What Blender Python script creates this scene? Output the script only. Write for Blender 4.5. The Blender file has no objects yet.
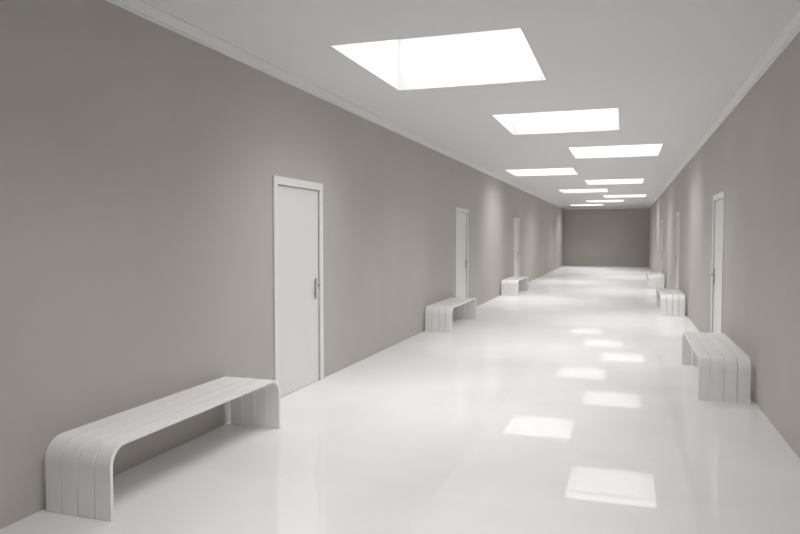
import bpy, bmesh, math
from mathutils import Vector, Matrix
S = bpy.context.scene
COL = S.collection

# ------------------------------------------------------------ dimensions (metres)
XL, XR = -3.125, 1.180          # side wall faces
YB, YE = -6.0, 37.75            # wall behind the camera, end wall
H = 3.118                       # ceiling height
CAM_H = 1.55

# ------------------------------------------------------------ materials
def mat(name, col, rough=0.6, metal=0.0, noise=0.0, scale=3.0, bump=0.0, bscale=60.0, spec=0.5, col2=None):
    m = bpy.data.materials.new(name); m.use_nodes = True
    nt = m.node_tree; b = nt.nodes['Principled BSDF']
    b.inputs['Roughness'].default_value = rough
    b.inputs['Metallic'].default_value = metal
    b.inputs['Specular IOR Level'].default_value = spec
    tc = nt.nodes.new('ShaderNodeTexCoord')
    n = nt.nodes.new('ShaderNodeTexNoise'); n.inputs['Scale'].default_value = scale
    n.inputs['Detail'].default_value = 5; n.inputs['Roughness'].default_value = 0.55
    nt.links.new(tc.outputs['Object'], n.inputs['Vector'])
    r = nt.nodes.new('ShaderNodeValToRGB')
    r.color_ramp.elements[0].position = 0.3; r.color_ramp.elements[1].position = 0.7
    c2 = col2 or tuple(min(1, c*(1+noise)) for c in col)
    c1 = tuple(c*(1-noise) for c in col)
    r.color_ramp.elements[0].color = (*c1, 1); r.color_ramp.elements[1].color = (*c2, 1)
    nt.links.new(n.outputs['Fac'], r.inputs['Fac'])
    nt.links.new(r.outputs['Color'], b.inputs['Base Color'])
    if bump:
        n2 = nt.nodes.new('ShaderNodeTexNoise'); n2.inputs['Scale'].default_value = bscale
        n2.inputs['Detail'].default_value = 4
        nt.links.new(tc.outputs['Object'], n2.inputs['Vector'])
        bp = nt.nodes.new('ShaderNodeBump'); bp.inputs['Strength'].default_value = bump
        bp.inputs['Distance'].default_value = 0.01
        nt.links.new(n2.outputs['Fac'], bp.inputs['Height'])
        nt.links.new(bp.outputs['Normal'], b.inputs['Normal'])
    return m

M_wall = mat('taupe plaster', (0.475, 0.449, 0.424), 0.75, noise=0.035, scale=0.9, bump=0.06, bscale=25, spec=0.25)
M_ceil = mat('ceiling paint', (0.76, 0.756, 0.752), 0.9, noise=0.01, scale=0.6, spec=0.1)
M_cornice = mat('cornice plaster', (0.76, 0.756, 0.752), 0.7, noise=0.01, spec=0.2)
M_door = mat('white door lacquer', (0.74, 0.74, 0.735), 0.35, noise=0.006, spec=0.35)
M_frame = mat('white frame lacquer', (0.77, 0.766, 0.76), 0.35, noise=0.006, spec=0.35)
M_bench = mat('white bench lacquer', (0.86, 0.855, 0.85), 0.3, noise=0.012, scale=2, spec=0.4)
M_steel = mat('brushed steel', (0.42, 0.41, 0.40), 0.3, metal=1.0, noise=0.05, scale=40)
M_shaft = mat('light well paint', (0.64, 0.64, 0.64), 0.8, noise=0.005, spec=0.2)

def floor_material():
    m = bpy.data.materials.new('polished stone floor'); m.use_nodes = True
    nt = m.node_tree; N = nt.nodes; L = nt.links; b = N['Principled BSDF']
    tc = N.new('ShaderNodeTexCoord'); sep = N.new('ShaderNodeSeparateXYZ')
    L.new(tc.outputs['Object'], sep.inputs[0])
    def math_(op, a, b_=None, c=None):
        n = N.new('ShaderNodeMath'); n.operation = op
        for i, v in enumerate((a, b_, c)):
            if v is None: continue
            if isinstance(v, (int, float)): n.inputs[i].default_value = v
            else: L.new(v, n.inputs[i])
        return n.outputs[0]
    x, y = sep.outputs[0], sep.outputs[1]
    w = 0.0045
    seams = None
    for x0 in (-2.08, -1.06, 0.41):
        s = math_('LESS_THAN', math_('ABSOLUTE', math_('SUBTRACT', x, x0)), w)
        seams = s if seams is None else math_('MAXIMUM', seams, s)
    fy = math_('ABSOLUTE', math_('SUBTRACT', math_('FRACT', math_('DIVIDE', math_('SUBTRACT', y, 0.70), 2.1)), 0.5))
    s = math_('GREATER_THAN', fy, 0.5 - w/2.1)
    seams = math_('MAXIMUM', seams, s)
    n = N.new('ShaderNodeTexNoise'); n.inputs['Scale'].default_value = 0.55
    n.inputs['Detail'].default_value = 7; n.inputs['Distortion'].default_value = 0.6
    L.new(tc.outputs['Object'], n.inputs['Vector'])
    r = N.new('ShaderNodeValToRGB')
    r.color_ramp.elements[0].position = 0.35; r.color_ramp.elements[1].position = 0.68
    r.color_ramp.elements[0].color = (0.78, 0.78, 0.784, 1)
    r.color_ramp.elements[1].color = (0.85, 0.85, 0.854, 1)
    L.new(n.outputs['Fac'], r.inputs['Fac'])
    # each slab a slightly different tone
    idx = math_('ADD', math_('ADD', math_('GREATER_THAN', x, -2.08), math_('GREATER_THAN', x, -1.06)), math_('GREATER_THAN', x, 0.41))
    row = math_('FLOOR', math_('DIVIDE', math_('SUBTRACT', y, 0.70 + 1.05), 2.1))
    wn = N.new('ShaderNodeTexWhiteNoise'); wn.noise_dimensions = '2D'
    cmb = N.new('ShaderNodeCombineXYZ'); L.new(idx, cmb.inputs[0]); L.new(row, cmb.inputs[1])
    L.new(cmb.outputs[0], wn.inputs['Vector'])
    tone = math_('MULTIPLY_ADD', wn.outputs['Value'], 0.03, 0.97)
    mx = N.new('ShaderNodeMix'); mx.data_type = 'RGBA'; mx.blend_type = 'MULTIPLY'; mx.inputs[0].default_value = 1
    L.new(r.outputs['Color'], mx.inputs[6]); L.new(tone, mx.inputs[7])
    m2 = N.new('ShaderNodeMix'); m2.data_type = 'RGBA'
    L.new(math_('MULTIPLY', seams, 0.22), m2.inputs[0])
    L.new(mx.outputs[2], m2.inputs[6]); m2.inputs[7].default_value = (0.90, 0.90, 0.89, 1)
    out = N['Material Output']; N.remove(b)
    df = N.new('ShaderNodeBsdfDiffuse'); L.new(m2.outputs[2], df.inputs['Color'])
    gl = N.new('ShaderNodeBsdfAnisotropic'); gl.inputs['Roughness'].default_value = 0.03
    gl.inputs['Color'].default_value = (1, 1, 1, 1)
    ms = N.new('ShaderNodeMixShader'); ms.inputs[0].default_value = 0.24
    L.new(df.outputs[0], ms.inputs[1]); L.new(gl.outputs[0], ms.inputs[2]); L.new(ms.outputs[0], out.inputs[0])
    return m
M_floor = floor_material()

def pane_material():
    m = bpy.data.materials.new('lit opal glass'); m.use_nodes = True
    nt = m.node_tree; nt.nodes.clear()
    e = nt.nodes.new('ShaderNodeEmission'); o = nt.nodes.new('ShaderNodeOutputMaterial')
    e.inputs['Color'].default_value = (1, 1, 1, 1); e.inputs['Strength'].default_value = 1.5
    nt.links.new(e.outputs[0], o.inputs[0])
    return m
M_pane = pane_material()

# ------------------------------------------------------------ mesh helpers
def box(bm, x0, x1, y0, y1, z0, z1):
    v = [bm.verts.new((x, y, z)) for x in (x0, x1) for y in (y0, y1) for z in (z0, z1)]
    for f in ((0, 1, 3, 2), (4, 6, 7, 5), (0, 4, 5, 1), (2, 3, 7, 6), (0, 2, 6, 4), (1, 5, 7, 3)):
        bm.faces.new([v[i] for i in f])

def obj(name, bm, m, parent=None, bevel=0.0, seg=2, smooth=False):
    bmesh.ops.recalc_face_normals(bm, faces=bm.faces[:])
    me = bpy.data.meshes.new(name); bm.to_mesh(me); bm.free()
    me.materials.append(m)
    o = bpy.data.objects.new(name, me); COL.objects.link(o)
    if parent: o.parent = parent
    if bevel:
        md = o.modifiers.new('bevel', 'BEVEL'); md.width = bevel; md.segments = seg
        md.limit_method = 'ANGLE'; md.angle_limit = math.radians(50); md.harden_normals = True
    if smooth or bevel:
        for p in me.polygons: p.use_smooth = True
    return o

def tag(o, label=None, cat=None, group=None, kind=None):
    if label: o['label'] = label
    if cat: o['category'] = cat
    if group: o['group'] = group
    if kind: o['kind'] = kind
    return o

def empty(name, loc=(0, 0, 0)):
    o = bpy.data.objects.new(name, None); COL.objects.link(o); o.location = loc
    o.empty_display_size = 0.2
    return o

def slab(u0, u1, v0, v1, w0, w1, holes, place):
    """a slab with rectangular holes; place(u, v, w) -> xyz"""
    us = sorted({u0, u1, *[h[0] for h in holes], *[h[1] for h in holes]})
    vs = sorted({v0, v1, *[h[2] for h in holes], *[h[3] for h in holes]})
    bm = bmesh.new(); cache = {}
    def V(i, j, k):
        if (i, j, k) not in cache:
            cache[i, j, k] = bm.verts.new(place(us[i], vs[j], (w0, w1)[k]))
        return cache[i, j, k]
    def solid(i, j):
        if not (0 <= i < len(us)-1 and 0 <= j < len(vs)-1): return False
        cu, cv = (us[i]+us[i+1])/2, (vs[j]+vs[j+1])/2
        return not any(h[0] < cu < h[1] and h[2] < cv < h[3] for h in holes)
    for i in range(len(us)-1):
        for j in range(len(vs)-1):
            if not solid(i, j): continue
            for k in (0, 1):
                bm.faces.new([V(i, j, k), V(i+1, j, k), V(i+1, j+1, k), V(i, j+1, k)])
            for di, dj, a, b in ((-1, 0, (0, 0), (0, 1)), (1, 0, (1, 0), (1, 1)), (0, -1, (0, 0), (1, 0)), (0, 1, (0, 1), (1, 1))):
                if not solid(i+di, j+dj):
                    bm.faces.new([V(i+a[0], j+a[1], 0), V(i+b[0], j+b[1], 0), V(i+b[0], j+b[1], 1), V(i+a[0], j+a[1], 1)])
    return bm

# ------------------------------------------------------------ skylight and door positions
SKY = [(-2.32, 5.20), (-1.65, 8.77), (-0.965, 12.34), (-2.695, 15.96), (-1.08, 19.50),
       (-2.12, 23.14), (-0.81, 26.72), (-1.62, 30.30), (-2.56, 33.90)]
SW, SD, SH = 1.553, 1.79, 0.56
SKY.append((-1.75, 1.62))         # unseen extra skylight continuing the row, added to light the foreground
LT = 0.012                        # thickness of the liner of each light well
DL = [5.67, 12.88, 20.20]         # near outer edge of the left doors
DR = [9.36, 16.66, 23.96]         # right doors
DW, DH, FW = 1.085, 2.125, 0.078  # outer width and height, frame width

# ------------------------------------------------------------ room shell
T = 0.14
def structure(o, label, cat): return tag(o, label, cat, kind='structure')
f = bmesh.new(); box(f, XL-T, XR+T, YB-T, YE+T, -0.1, 0)
structure(obj('floor', f, M_floor), 'glossy off-white stone floor with faint slab seams running down the corridor', 'floor')
holes = [(x-LT, x+SW+LT, y-LT, y+SD+LT) for x, y in SKY]
structure(obj('ceiling', slab(XL-T, XR+T, YB-T, YE+T, H, H+SH+0.06, holes, lambda u, v, w: (u, v, w)), M_ceil),
          'smooth pale grey ceiling pierced by rectangular skylights', 'ceiling')
dh = lambda ys: [(y+FW, y+DW-FW, 0, DH-FW) for y in ys]
def wall_bm(ys, x0, x1):
    hs = dh(ys)
    bm = slab(YB, YE, 0, H, x0, x1, hs, lambda u, v, w: (w, u, v))
    return bm
structure(obj('wall_left', wall_bm(DL, XL-T, XL), M_wall), 'long taupe plaster wall on the left side of the corridor', 'wall')
structure(obj('wall_right', wall_bm(DR, XR, XR+T), M_wall), 'long taupe plaster wall on the right side of the corridor', 'wall')
f = bmesh.new(); box(f, XL-T, XR+T, YE, YE+T, 0, H)
structure(obj('wall_end', f, M_wall), 'dark taupe wall closing the far end of the corridor', 'wall')
f = bmesh.new(); box(f, XL-T, XR+T, YB-T, YB, 0, H)
structure(obj('wall_back', f, M_wall), 'taupe wall closing the near end of the corridor', 'wall')

# stepped cornice along each wall
PROF = [(0, -0.082), (0.016, -0.082), (0.022, -0.076), (0.022, -0.060), (0.030, -0.052), (0.044, -0.030), (0.052, -0.022),
        (0.066, -0.022), (0.072, -0.016), (0.072, 0.0), (0, 0)]
def cornice(name, a, b, n, label, m=M_cornice):
    bm = bmesh.new(); rings = []
    for p in (a, b):
        rings.append([bm.verts.new((p[0]+n[0]*d, p[1]+n[1]*d, H+z)) for d, z in PROF])
    k = len(PROF)
    for i in range(k):
        bm.faces.new([rings[0][i], rings[0][(i+1) % k], rings[1][(i+1) % k], rings[1][i]])
    bm.faces.new(rings[0]); bm.faces.new(rings[1][::-1])
    structure(obj(name, bm, m), label, 'cornice')
cornice('trim_1', (XL, YB), (XL, YE), (1, 0), 'narrow stepped cornice along the top of the left wall')
cornice('trim_2', (XR, YB), (XR, YE), (-1, 0), 'narrow stepped cornice along the top of the right wall')
cornice('trim_3', (XL, YE), (XR, YE), (0, -1), 'narrow cornice above the end wall')

# ------------------------------------------------------------ doors
def door(n, side, y, label):
    x = XL if side > 0 else XR
    root = empty('door_%d' % n, (x, y, 0))
    structure(root, label, 'door')
    s = side                                     # +1: opens into +x, -1: into -x
    X = lambda a, b: (min(a*s, b*s), max(a*s, b*s))
    # frame: two jambs and a head, one mesh
    bm = slab(0, DW, 0, DH, 0, 1, [(FW, DW-FW, -1, DH-FW)], lambda u, v, w: ((-0.075 if w == 0 else 0.018)*s, u, v))
    # inner stepped stop
    obj('door_frame', bm, M_frame, root, bevel=0.004)
    bm = bmesh.new(); x0, x1 = X(-0.045, -0.004)
    box(bm, x0, x1, FW+0.002, DW-FW-0.002, 0.005, DH-FW-0.003)
    pan = obj('door_panel', bm, M_door, root, bevel=0.002)
    # handle: rose plate with a lever, on the far stile
    hy = DW-FW-0.085; hz = 1.035
    bm = bmesh.new(); x0, x1 = X(-0.004, 0.004)
    box(bm, x0, x1, hy-0.019, hy+0.019, hz-0.145, hz+0.075)
    pl = obj('handle_plate', bm, M_steel, root, bevel=0.003); pl['label'] = 'brushed steel handle plate'
    bm = bmesh.new()
    def tube(p, q, r):
        p = Vector(p); q = Vector(q); d = (q-p)
        mt = Matrix.Translation((p+q)/2) @ d.to_track_quat('Z', 'Y').to_matrix().to_4x4()
        bmesh.ops.create_cone(bm, cap_ends=True, segments=16, radius1=r, radius2=r, depth=d.length, matrix=mt)
    tube((-0.004*s, hy, hz), (0.050*s, hy, hz), 0.010)
    tube((0.046*s, hy+0.010, hz), (0.046*s, hy-0.115, hz), 0.0095)
    bmesh.ops.create_uvsphere(bm, u_segments=12, v_segments=8, radius=0.0095, matrix=Matrix.Translation((0.046*s, hy-0.115, hz)))
    lv = obj('lever', bm, M_steel, root, smooth=False); lv['label'] = 'steel door lever'
    bm = bmesh.new(); 
    bmesh.ops.create_cone(bm, cap_ends=True, segments=16, radius1=0.009, radius2=0.009, depth=0.006,
                          matrix=Matrix.Translation((0.005*s, hy, hz-0.09)) @ Matrix.Rotation(math.pi/2, 4, 'Y'))
    obj('keyhole_cylinder', bm, M_steel, root)
    return root
door(1, 1, DL[0], 'nearest white door, in the left wall just past the long near bench')
door(2, 1, DL[1], 'middle white door of the left wall, above the end of the second left bench')
door(3, 1, DL[2], 'farthest white door in the left wall, beside the small distant bench')
door(4, -1, DR[0], 'nearest white door in the right wall, beyond the big right bench')
door(5, -1, DR[1], 'middle white door in the right wall, behind the second right bench')
door(6, -1, DR[2], 'farthest white door in the right wall, a thin sliver above the distant bench')

# ------------------------------------------------------------ skylights
sky_labels = [
    'largest and nearest skylight opening, at upper left above the first door',
    'second nearest skylight opening, right of and beyond the largest one',
    'third nearest skylight opening, the rightmost of the wide near ones',
    'fourth skylight opening, close to the left wall cornice beside the bright wall streak',
    'fifth skylight opening, just right of centre below the third one',
    'sixth skylight opening, narrow slit left of centre below the fourth',
    'seventh skylight opening, slim slit nearest the right wall in the distance',
    'eighth skylight opening, tiny slit in the middle second from the end wall',
    'farthest skylight opening, tiny slit at left in front of the end wall',
    'unseen skylight added directly above the viewer to light the foreground']
def skylight(x, y, label):
    root = empty('skylight', (x+SW/2, y+SD/2, H))
    tag(root, label, 'skylight')
    a, b, t = SW/2, SD/2, LT-0.0005
    bm = slab(-a-t, a+t, -b-t, b+t, 0.0, SH, [(-a, a, -b, b)], lambda u, v, w: (u, v, w))
    sh = obj('light_shaft', bm, M_shaft, root)
    bm = bmesh.new(); box(bm, -a-t, a+t, -b-t, b+t, SH+0.001, SH+0.02)
    pn = obj('skylight_pane', bm, M_pane, root); pn['label'] = 'glowing white pane'
    L = bpy.data.lights.new('skylight_daylight', 'AREA'); L.shape = 'RECTANGLE'
    L.size = SW-0.04; L.size_y = SD-0.04; L.energy = POWER if y > 2 else POWER*0.88; L.spread = math.radians(SPREAD)
    L.color = (1.0, 0.992, 0.985)
    lo = bpy.data.objects.new('skylight_daylight', L); COL.objects.link(lo)
    lo.parent = root; lo.location = (0, 0, SH-0.004)
    return root
POWER, SPREAD = 41.0, 120.0
for (x, y), lb in zip(SKY, sky_labels): skylight(x, y, lb)

# ------------------------------------------------------------ benches
BW, BL, BH, BT, BR = 0.450, 1.92, 0.415, 0.022, 0.122
GAP = 0.008
def make_bench():
    root = empty('bench')
    sw = (BW-3*GAP)/4
    def strips(path, name, spacers):
        """path: list of (outer yz, inner yz)"""
        bm = bmesh.new()
        for k in range(4):
            x0 = -BW/2 + k*(sw+GAP); x1 = x0+sw
            R = [[bm.verts.new((x, *p)) for x, p in ((x0, o), (x1, o), (x1, i), (x0, i))] for o, i in path]
            for a, b in zip(R, R[1:]):
                for j in range(4):
                    bm.faces.new([a[j], a[(j+1) % 4], b[(j+1) % 4], b[j]])
            if name == 'leg': bm.faces.new(R[0])
        if spacers:
            for k in range(3):
                xg = -BW/2 + (k+1)*sw + k*GAP
                for ys in (0.3, 0.96, 1.62):
                    box(bm, xg-0.001, xg+GAP+0.001, ys-0.02, ys+0.02, BH-BT+0.002, BH-0.010)
        o = obj(name, bm, M_bench, root, bevel=0.002, seg=2)
        return o
    def end(flip):
        path = [((0, 0), (BT, 0)), ((0, BH-BR), (BT, BH-BR))]
        for i in range(1, 13):
            t = i/12*math.pi/2
            c = (BR, BH-BR)
            path.append(((c[0]-BR*math.cos(t), c[1]+BR*math.sin(t)), (c[0]-(BR-BT)*math.cos(t), c[1]+(BR-BT)*math.sin(t))))
        if flip: path = [((BL-o[0], o[1]), (BL-i[0], i[1])) for o, i in path]
        return path
    strips([((BR, BH), (BR, BH-BT)), ((BL-BR, BH), (BL-BR, BH-BT))], 'seat', True)
    strips(end(False), 'leg', False)
    strips(end(True), 'leg', False)
    return root
bench0 = make_bench()
def copy_bench():
    r = bench0.copy(); COL.objects.link(r)
    for ch in bench0.children:
        c = ch.copy(); COL.objects.link(c); c.parent = r
    return r
bx_l, bx_r = -2.636-BW/2, 0.680+BW/2
spots = [(bx_l, 2.965, 'largest white slatted bench, in the foreground against the left wall'),
         (bx_l, 10.66, 'white slatted bench against the left wall between the first and second doors'),
         (bx_l, 17.88, 'smallest white slatted bench on the left, far down beside the last left door'),
         (bx_r, 6.985, 'nearest white slatted bench against the right wall, in front of the right door'),
         (bx_r, 14.28, 'second white slatted bench on the right, half way down the corridor'),
         (bx_r, 21.60, 'farthest white slatted bench on the right, behind the second right one')]
for i, (x, y, lb) in enumerate(spots):
    b = bench0 if i == 0 else copy_bench()
    b.location = (x, y, 0)
    tag(b, lb, 'bench', 'curved slatted benches along the corridor')

# ------------------------------------------------------------ world, camera, view
w = bpy.data.worlds.new('World'); S.world = w; w.use_nodes = True
w.node_tree.nodes['Background'].inputs[0].default_value = (0.9, 0.95, 1, 1)
w.node_tree.nodes['Background'].inputs[1].default_value = 1.0

yaw, pit = 0.31896, 0.044064
cy, sy, cp, sp = math.cos(yaw), math.sin(yaw), math.cos(pit), math.sin(pit)
F = Vector((-sy*cp, cy*cp, -sp)); R = Vector((cy, sy, 0)); U = R.cross(F)
cam = bpy.data.cameras.new('camera'); co = bpy.data.objects.new('camera', cam); COL.objects.link(co)
co.matrix_world = Matrix(((R.x, U.x, -F.x, 0), (R.y, U.y, -F.y, 0), (R.z, U.z, -F.z, CAM_H), (0, 0, 0, 1)))
cam.sensor_width = 36; cam.lens = 680.56/800*36; cam.clip_start = 0.05; cam.clip_end = 100
S.camera = co

S.view_settings.view_transform = 'Standard'; S.view_settings.look = 'None'
S.view_settings.exposure = 0.04; S.view_settings.gamma = 1.0; S.view_settings.use_curve_mapping = False
S.cycles.use_denoising = True
S.cycles.max_bounces = 16; S.cycles.diffuse_bounces = 10; S.cycles.glossy_bounces = 6
S.cycles.sample_clamp_indirect = 0
